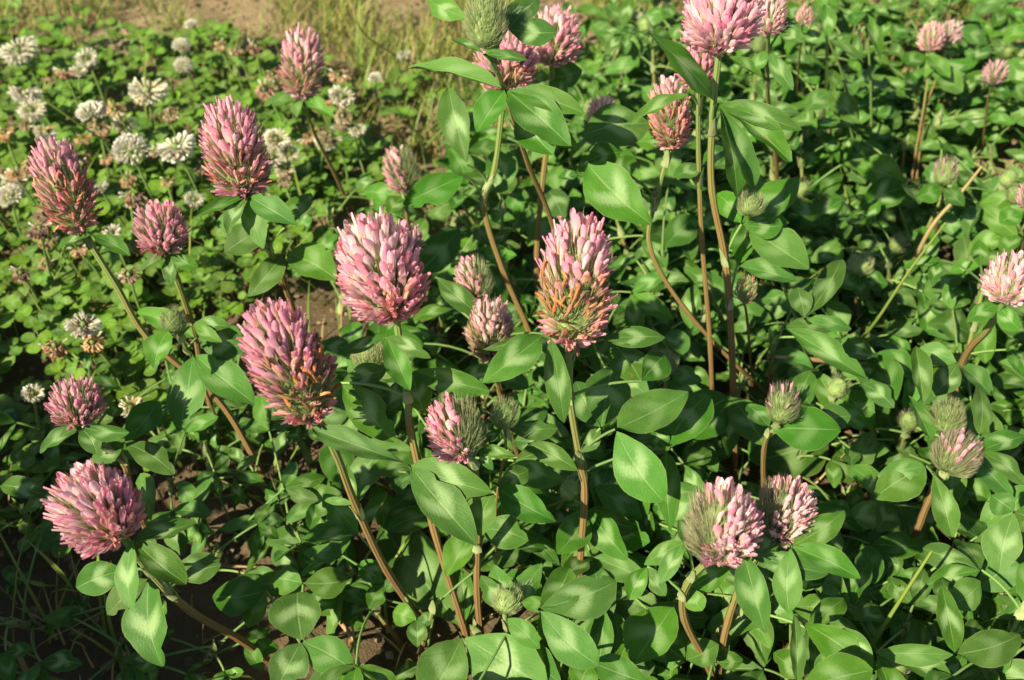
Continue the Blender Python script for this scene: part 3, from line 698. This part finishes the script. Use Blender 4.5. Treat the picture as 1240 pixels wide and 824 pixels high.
for q, t in (((1150,300), 'straw coloured dry twig'), ((1060,400), 'thin straight grass stalk'), ((1020,445), 'level dead stem'), ((1000,130), 'wide upright grass'), ((1130,20), 'sand past the bed'), ((880,130), 'upper brown stems'), ((1230,130), 'outer overhanging leaves'), ((800,60), 'sandy rear edge'), ((1090,745), 'slanting grass stalk'), ((1240,250), 'outer dense leaves'), ((1230,560), 'long drooping notched leaf')):
    NEAR.append((GR(*q), t))
placed = []; tries = 0; made = 0
LAB = ['leafy clover plant without flower growing near the ', 'leafy clover plant with green bud near the ']
while tries < 5000 and made < 185:
    tries += 1
    G = Vector((UN(-.12, .52), UN(.16, .98), 0)); px, py, d = proj(G)
    if py > 1000 or py < -30 or px > 1360 or px < bound(py) + UN(-5, 60): continue
    if py < 100 and RA() < (.98 if py < 60 else .75): continue
    md = .027 + .010 * RA()
    if any((G - q).length < md for q in placed): continue
    placed.append(G)
    hm = UN(.045, .115) if py < 620 else UN(.03, .075)
    if py < 150: hm *= .65
    if px < bound(py) + 70: hm *= .6
    b = RA() < .12
    made += fill_plant(G, hm, random.randint(5, 8), (LAB[1] if b else LAB[0]) + near(G), b, .9 if py < 200 else 1.0)
tries = 0; low = []  # more leafy red clover plants, kept low to fill gaps under the others
while tries < 6000 and len(low) < 150:
    tries += 1
    G = Vector((UN(-.10, .46), UN(.17, .80), 0)); px, py, d = proj(G)
    if py > 900 or py < 110 or px > 1290 or px < bound(py) + UN(-10, 40): continue
    if any((G - q).length < .021 for q in low): continue
    low.append(G)
    fill_plant(G, UN(.012, .04), random.randint(4, 6), 'low red clover plant under taller plants near the ' + near(G), False, UN(.75, 1.1), 'low_red_clover_plant', 'low red clover plants under the taller plants')
# small clover plants creeping on the bare shaded soil
for px, py in [(240,560),(265,600),(345,530),(285,655),(210,600),(350,640),(255,700),(60,760),(150,800),(230,520),(310,560),(40,640),(330,600),(300,500),(420,610),(250,800),(410,700),(380,570),(180,500),(90,560),(395,300),(430,330),(450,270),(410,380)]:
    G = GR(px, py); fill_plant(G, UN(.015, .04), random.randint(4, 6), 'low sprawling clover plant on bare soil near the ' + near(G), False, UN(.55, .8))

# unseen tall plants added outside the frame, on the sunward side, to shade the soil
def shade_plant(G, hh):
    top = G + Vector((UN(-.03, .03), UN(-.03, .03), hh)); mid = (G + top) / 2 + Vector((UN(-.015, .015), UN(-.015, .015), 0))
    pts = smoothline([top, mid, G - ZUP * .004], 7)
    plant = empty('red_clover_plant', G, 'unseen tall blooming clover plant added to shade the bare soil', 'clover', 'unseen tall clovers added for shade')  # this red_clover_plant is an added, unseen shade plant
    stem_obj(plant, pts, .0013, .0018); ax = (pts[0] - pts[2]).normalized()
    head(plant, top - ax * .002, ax, .04, .028, random.choice(['pink', 'mixed', 'redpink']), 150, 0, 500)
    for i in range(11):
        k = int(1 + i * 1.15); S = pts[min(k, len(pts) - 2)]; az = i * 2.4 + UN(-.4, .4); pl = UN(.01, .04)
        J = S + Vector((math.cos(az) * pl, math.sin(az) * pl, pl * .4)); lf = leaf_obj(plant, S, J, ax, .0006); L = UN(.028, .042)
        for q in (-1, 0, 1):
            a2 = az + q * UN(.8, 1.1); el = UN(-.5, .3)
            leaflet_at(lf, J, J + Vector((math.cos(a2) * math.cos(el), math.sin(a2) * math.cos(el), math.sin(el))) * L, L * .5, R_(UN(-20, 20)), LE, ZUP)
for i in range(16):
    y = UN(.22, .36); shade_plant(Vector((-.37 - UN(0, .10) - max(0, y - .28) * .4, y, 0)), UN(.08, .12))
for i in range(26):
    y = UN(.0, .22); x = -.29 - UN(0, .13) - max(0, y - .14) * .5
    shade_plant(Vector((x, y, 0)), UN(.13, .18))
for i in range(24):
    shade_plant(Vector((UN(-.24, .26), UN(-.12, .04), 0)), UN(.08, .13))

# ------------------------------------------------------------------ white clover
def white_head_mesh(brown, seed):
    st = random.getstate(); random.seed(seed)
    N = 96; mb = MB(); W = 1.0
    for i in range(N):
        t = (i + .5) / N; az = i * 2.39996
        p = math.acos(max(-1, min(1, -.6 + 1.6 * t))) if not brown else R_(172 - 95 * t)
        k = 1 if brown > UN(0, 1) or (t < .14 and RA() < .6) else 0
        dv = Vector((math.sin(p) * math.cos(az), math.sin(p) * math.sin(az), math.cos(p)))
        pos = Vector((math.sin(p) * math.cos(az) * .27, math.sin(p) * math.sin(az) * .27, math.cos(p) * .22))
        dv = (dv + Vector((0, 0, -.9 if k else .40))).normalized()
        if k: pos = pos * .7
        dv = (dv + Vector((UN(-1, 1), UN(-1, 1), UN(-1, 1))) * .13).normalized()
        x, z = frame(dv); R = Matrix((x, dv, z)).transposed(); ln = UN(.22, .32); s = R @ Matrix.Diagonal((.55, ln, .55))
        src = random.choice(FMB['tan' if k else 'white']); i0 = len(mb.v)
        mb.v += [tuple(s @ Vector(q) + pos) for q in src.v]; mb.f += [tuple(i0 + q for q in f) for f in src.f]; mb.uv += src.uv; mb.mi += [k] * len(src.f)
    random.setstate(st)
    return mb.mesh('floret_cluster', [FM['white'], FM['tan']])
WHM = [white_head_mesh((.0, .04, .08, .12, .02)[i], i) for i in range(5)]; WBM = [white_head_mesh(.95, 20 + i) for i in range(3)]; WMM = [white_head_mesh(.45, 40 + i) for i in range(3)]
mbc = MB(); tube(mbc, [Vector((0, 0, -.14)), Vector((0, 0, -.06)), Vector((0, 0, .04)), Vector((0, 0, .10))], [.05, .09, .09, .03], 7)
WCORE = mbc.mesh('flower_head', [M_CORE])
def white_leaves(plant, G, n, spread, zlo, zhi, size):
    c = 0
    for i in range(n):
        az = i * 2.4 + UN(-.5, .5); r = spread * math.sqrt((i + .4) / n) * UN(.8, 1.2)
        J = G + Vector((math.cos(az) * r, math.sin(az) * r, UN(zlo, zhi)))
        S = G + Vector((math.cos(az) * r * .45, math.sin(az) * r * .45, .002))
        if hides(J, .002): continue
        lf = leaf_obj(plant, S, J, ZUP, .00045, False, .2); a0 = UN(0, 6.28); c += 1
        pref = (ZUP + SUN_FROM * .3 + Vector((UN(-1, 1), UN(-1, 1), 0)) * .35).normalized()
        L = UN(.0075, .0125) * size
        for q in range(3):
            a2 = a0 + q * 2.094 + UN(-.15, .15); el = UN(-.3, .35)
            T = J + Vector((math.cos(a2) * math.cos(el), math.sin(a2) * math.cos(el), math.sin(el))) * L
            leaflet_at(lf, J, T, L * UN(.82, .98), R_(UN(-15, 15)), LW, pref)
    return c
def white_plant(px, py, wpx, z, kind, label, nl=6):
    p = GR(px, py, z); d = proj(p)[2]; W = wpx * d / F_PX
    off = Vector((UN(-.012, .012), UN(-.008, .012), 0)); G = Vector((p.x, p.y, 0)) + off
    if label.endswith(' near the '): label += near(G)
    plant = empty('white_clover_plant', G, label, 'white clover', {'w': 'white clovers in bloom', 'm': 'white clovers going brown', 'b': 'withered white clovers'}[kind])
    pts = smoothline([p, (p + G) / 2 + Vector((UN(-.005, .005), UN(-.005, .005), 0)), G - ZUP * .004], 4)
    stem_obj(plant, pts, .0007, .0009, mat=M_PET)
    tilt = Matrix.Rotation(UN(-.35, .35), 3, 'X') @ Matrix.Rotation(UN(-.35, .35), 3, 'Y') @ Matrix.Rotation(UN(0, 6), 3, 'Z')
    W *= .98
    ho = bpy.data.objects.new('flower_head', WCORE); link(ho, plant, p, tilt, (W, W, W * .85))
    fc = bpy.data.objects.new('floret_cluster', random.choice({'w': WHM, 'm': WMM, 'b': WBM}[kind])); COL.objects.link(fc); fc.parent = ho; fc['kind'] = 'stuff'
    if nl: white_leaves(plant, G, nl, .035, .012, max(.02, min(.045, z - .02)), 1.0)
LW_ = 'fresh white globe clover blossom near the '
LM_ = 'white clover blossom with brown lower florets near the '
LB_ = 'withered tan brown clover blossom near the '
for q, t in (((95,150), 'thin yellowing stalk'), ((178,160), 'hair thin upright grass'), ((101,420), 'crisp lone white blossom'), ((30,130), 'cluster of white blossoms'), ((222,90), 'small white blossom pair'), ((215,215), 'two big white blossoms'), ((20,290), 'brown withered blossoms'), ((310,80), 'bare sand edge')):
    NEAR.append((GR(*q), t))
for i in range(34):
    px, py = UN(-10, 420), UN(85, 330)
    if px < 430 - max(0, py - 220) * 1.2: white_plant(px, py, UN(18, 28), UN(.035, .06), 'b', LB_, 2)
for px, py, w, z in [(22,60,44,.06),(105,70,28,.06),(178,108,46,.07),(112,137,36,.07),(30,112,36,.06),(38,132,34,.06),(158,182,44,.075),(213,177,46,.075),(222,80,24,.05),(220,56,22,.05),(335,168,32,.06),(414,116,32,.06),
   (235,241,24,.05),(120,226,20,.06),(394,172,26,.05),(433,157,22,.05),(489,66,18,.04),(55,160,26,.05),(13,238,34,.06),(135,282,24,.06),(232,30,16,.04),(40,476,26,.05),(350,185,26,.05),(95,85,20,.05),(455,95,18,.03),(770,20,16,.04)]:
    white_plant(px, py, w, z, 'w', LW_)
white_plant(101, 392, 42, .065, 'm', 'white clover blossom, crisp and alone over dark shaded leaves')
for px, py, w, z in [(158,492,30,.04),(60,180,28,.05),(330,190,30,.05),(190,180,24,.05),(18,215,34,.05),(150,150,30,.05),(345,205,26,.04)]: white_plant(px, py, w, z, 'm', LM_, 4)
for px, py, w, z in [(162,236,30,.05),(38,197,32,.05),(58,258,32,.055),(140,132,26,.05),(78,86,24,.05),(310,56,22,.04),(48,275,34,.05),(66,418,34,.03),(112,414,32,.035),(156,332,28,.04),(320,108,28,.04),(330,90,22,.04),(120,155,24,.04),(205,140,22,.04),(5,160,24,.04),(75,240,26,.04),(285,60,20,.03),(95,300,26,.03),(415,140,26,.035),(25,330,24,.03),(265,55,18,.03)]:
    white_plant(px, py, w * 1.1, z + .025, 'b', LB_, 3)
wp = []; tries = 0
while len(wp) < 120 and tries < 6000:
    tries += 1
    G = Vector((UN(-.62, .06), UN(.30, .86), 0)); px, py, d = proj(G)
    lim = float(np.interp(py, (0, 60, 130, 220, 300, 400, 480, 700), (150, 330, 400, 430, 380, 290, 220, 20)))
    lim -= RA() ** 2 * 130
    if px > lim or py > 700 or px < -150: continue
    if py < 62 or (py < 150 and RA() < (150 - py) / 95): continue
    if py > 430 and RA() < .55: continue
    if any((G - q).length < .027 for q in wp): continue
    wp.append(G)
    plant = empty('white_clover_plant', G, 'white clover leaves without blossom near the ' + near(G), 'white clover', 'white clover plants without blossom')
    if not white_leaves(plant, G, random.randint(6, 9), .034, .008, .036, UN(.8, 1.1)): bpy.data.objects.remove(plant)

# ------------------------------------------------------------------ grass, litter, crumbs, stalks
def blades(name, n, area, mat, lo, hi, wd, label, cat):
    mb = MB(); c = 0; t = 0
    from mathutils import noise as NZ
    while c < n and t < n * 30:
        t += 1
        G = area()
        if G is None: continue
        if NZ.noise(Vector((G.x * 16, G.y * 16, 5.3))) < UN(-.35, .35): continue
        L = UN(lo, hi); az = UN(0, 6.28); bend = UN(.1, .9); w = UN(.6, 1.2) * wd
        o = Vector((math.cos(az), math.sin(az), 0)); sd2 = Vector((-o.y, o.x, 0)); rows = []
        ln = UN(.05, .75)
        P = [G + o * (L * (ln * s + bend * s * s * .5)) + ZUP * (L * (s - .35 * bend * s * s) - .002) for s in (0, .33, .66, 1)]
        if hides(P[-1], .002) or hides(P[2], .002): continue
        for s, p in zip((1, .85, .6, .06), P): rows.append([p - sd2 * w * s, p + sd2 * w * s])
        mb.grid(rows, lambda a, b: (b, a / 3)); c += 1
    o = bpy.data.objects.new(name, mb.mesh(name, [mat])); link(o, None, Vector((0, 0, 0))); tag(o, label, cat, None, 'stuff')
def top_area():
    G = Vector((UN(-.6, .65), UN(.62, 1.0) if RA() < .85 else UN(1.0, 1.5), 0)); px, py, d = proj(G)
    if px > 820 and py > 95: return None
    if py > 70 and px < 430 and RA() < .6: return None
    return G
def all_area():
    G = Vector((UN(-.5, .45), UN(.2, .85), 0)); return G
def mid_area():
    G = Vector((UN(-.2, .15), UN(.5, .95), 0)); px, py, d = proj(G)
    return G if 380 < px < bound(py) + 30 else None
blades('grass', 12000, top_area, M_GRASS, .008, .030, .0008, 'short yellow green grass tufts on the sandy ground behind', 'grass')
blades('grass', 1300, mid_area, M_GRASS, .010, .032, .0007, 'thin green grass on the open sand between clovers', 'grass')
blades('grass', 900, all_area, M_GRASS, .02, .075, .0009, 'scattered green grass blades on dark soil', 'grass')
blades('dry_grass', 4500, top_area, M_DRY, .008, .035, .0006, 'dry straw coloured grass lying on the sand behind', 'dry grass')
blades('dry_grass', 900, all_area, M_DRY, .01, .045, .0006, 'dry straw bits scattered under the clovers', 'dry grass')
def bits(name, n, mat, lo, hi, label, cat, flat):
    mb = MB()
    for i in range(n):
        c = Vector((UN(-.6, .6), UN(.2, 1.4), UN(-.001, .002))); r = UN(lo, hi) * (1 if RA() < .9 else 1.7)
        rot = Matrix.Rotation(UN(0, 6), 3, 'Z') @ Matrix.Rotation(UN(-.5, .5), 3, 'X')
        if flat:
            p = [rot @ Vector((a * r, b * r, e * r)) + c + ZUP * .002 for a, b, e in ((-1, -.3, 0), (0, -.5, .25), (1, 0, .1), (.2, .45, .3), (-.7, .3, 0))]
            mb.face(p, [(0, 0)] * 5)
        else:
            t = [rot @ Vector((a * r * UN(.7, 1.3), b * r * UN(.7, 1.3), e * r * UN(.5, 1))) + c for a, b, e in ((1, 0, 0), (0, 1, 0), (-1, 0, 0), (0, -1, 0), (0, 0, 1), (.7, .7, .5), (-.7, -.7, .6))]
            i0 = len(mb.v); mb.v += [tuple(q) for q in t]
            for f in ((0, 5, 4), (5, 1, 4), (1, 2, 4), (2, 6, 4), (6, 3, 4), (3, 0, 4)): mb.f.append(tuple(i0 + k for k in f)); mb.uv += [(0, 0)] * 3; mb.mi.append(0)
    o = bpy.data.objects.new(name, mb.mesh(name, [mat], not flat)); link(o, None, Vector((0, 0, 0))); tag(o, label, cat, None, 'stuff')
bits('soil_crumbs', 9000, M_CRUMB, .0006, .0026, 'loose crumbs of soil and small grit on the ground', 'soil', False)
bits('leaf_litter', 2600, M_LITTER, .001, .003, 'small brown flakes of dead leaf on the soil', 'litter', True)

def stalk(name, pix, r0, r1, mat, label, cat, group=None):
    P = [GR(x, y, z) for x, y, z in pix]; b = P[-1].copy()
    mb = MB(); pts = smoothline(P, 6); K = len(pts)
    tube(mb, [p - b for p in pts], [r0 + (r1 - r0) * k / (K - 1) for k in range(K)], 6)
    o = bpy.data.objects.new(name, mb.mesh(name, [mat])); link(o, None, b); tag(o, label, cat, group)
def blade(pix, w, mat, label, group='single grass blades'):
    P = [GR(x, y, z) for x, y, z in pix]; b = P[-1].copy(); pts = smoothline(P, 5); K = len(pts); rows = []
    for k, p in enumerate(pts):
        t = (pts[min(K - 1, k + 1)] - pts[max(0, k - 1)]).normalized(); s = t.cross(UP * .5 - FW).normalized()
        hw = w * (.08 + .92 * min(1, k / (K * .45))); rows.append([p - b - s * hw, p - b - FW * hw * -.3, p - b + s * hw])
    mb = MB(); mb.grid(rows, lambda a, c: (c / 2, a / K))
    o = bpy.data.objects.new('wild_grass', mb.mesh('grass_blade', [mat])); link(o, None, b); tag(o, label, 'grass', group)
stalk('dry_stem', [(930,432,.06),(1010,438,.055),(1115,452,.04)], .0012, .0016, M_DRYSTEM, 'brown dead stem lying level under the dense leaves', 'dead stem')
stalk('dry_stem', [(985,450,.05),(1030,478,.035),(1085,492,.01)], .0011, .0015, M_DRYSTEM, 'short sagging dead stem below the level one', 'dead stem')
stalk('twig', [(1188,203,.11),(1160,238,.10),(1128,275,.085),(1100,330,.05)], .0008, .0014, M_DRY, 'straw coloured dry twig by a brownish bud', 'twig')
stalk('grass_stalk', [(1145,270,.13),(1100,330,.11),(1060,390,.08),(1030,425,.05)], .0006, .0010, M_GRASS, 'thin straight yellow green grass stalk in the dense bed', 'grass stalk')
stalk('grass_stalk', [(1128,668,.10),(1085,735,.07),(1050,790,.04)], .0006, .0011, M_GRASS, 'slanting green grass stalk under the purplish bud', 'grass stalk')
stalk('dry_stem', [(430,775,.01),(360,700,.006),(260,684,.004)], .0012, .0012, M_DRYSTEM, 'fallen brown stem on the shaded soil', 'dead stem')
stalk('grass_stalk', [(424,0,.10),(440,40,.07),(480,68,.0)], .0006, .0009, M_DRY, 'dry stalk leaning over sandy soil', 'grass stalk')
stalk('grass_stalk', [(52,120,.10),(95,150,.08),(140,180,.05),(165,200,.02)], .0006, .0008, M_GRASS, 'thin yellowing stalk across the white clovers', 'grass stalk')
blade([(30,652,.05),(60,680,.05),(84,708,.03),(100,740,.0)], .0011, M_GRASS, 'long dark grass blade arching left on shaded soil')
blade([(10,697,.03),(50,708,.03),(82,710,.0)], .0012, M_GRASS, 'flat grass blade lying on shaded soil')
blade([(0,770,.02),(20,790,.015),(36,822,.0)], .0014, M_DRY, 'curled straw coloured blade on bare soil')
blade([(120,660,.06),(118,700,.04),(128,770,.0)], .0010, M_GRASS, 'upright grass blade under the tilted pale head')
blade([(178,40,.09),(175,110,.05),(180,180,.0)], .0008, M_GRASS, 'hair thin upright grass blade among white blossoms')
blade([(1005,-10,.16),(1002,40,.13),(1000,120,.08)], .0016, M_GRASS, 'wide upright grass blade before the sandy ground')
blade([(1030,250,.12),(1040,290,.09),(1050,340,.04)], .0016, M_GRASS, 'short broad grass blade poking through dense clover leaves')
print('objects', len(bpy.data.objects))
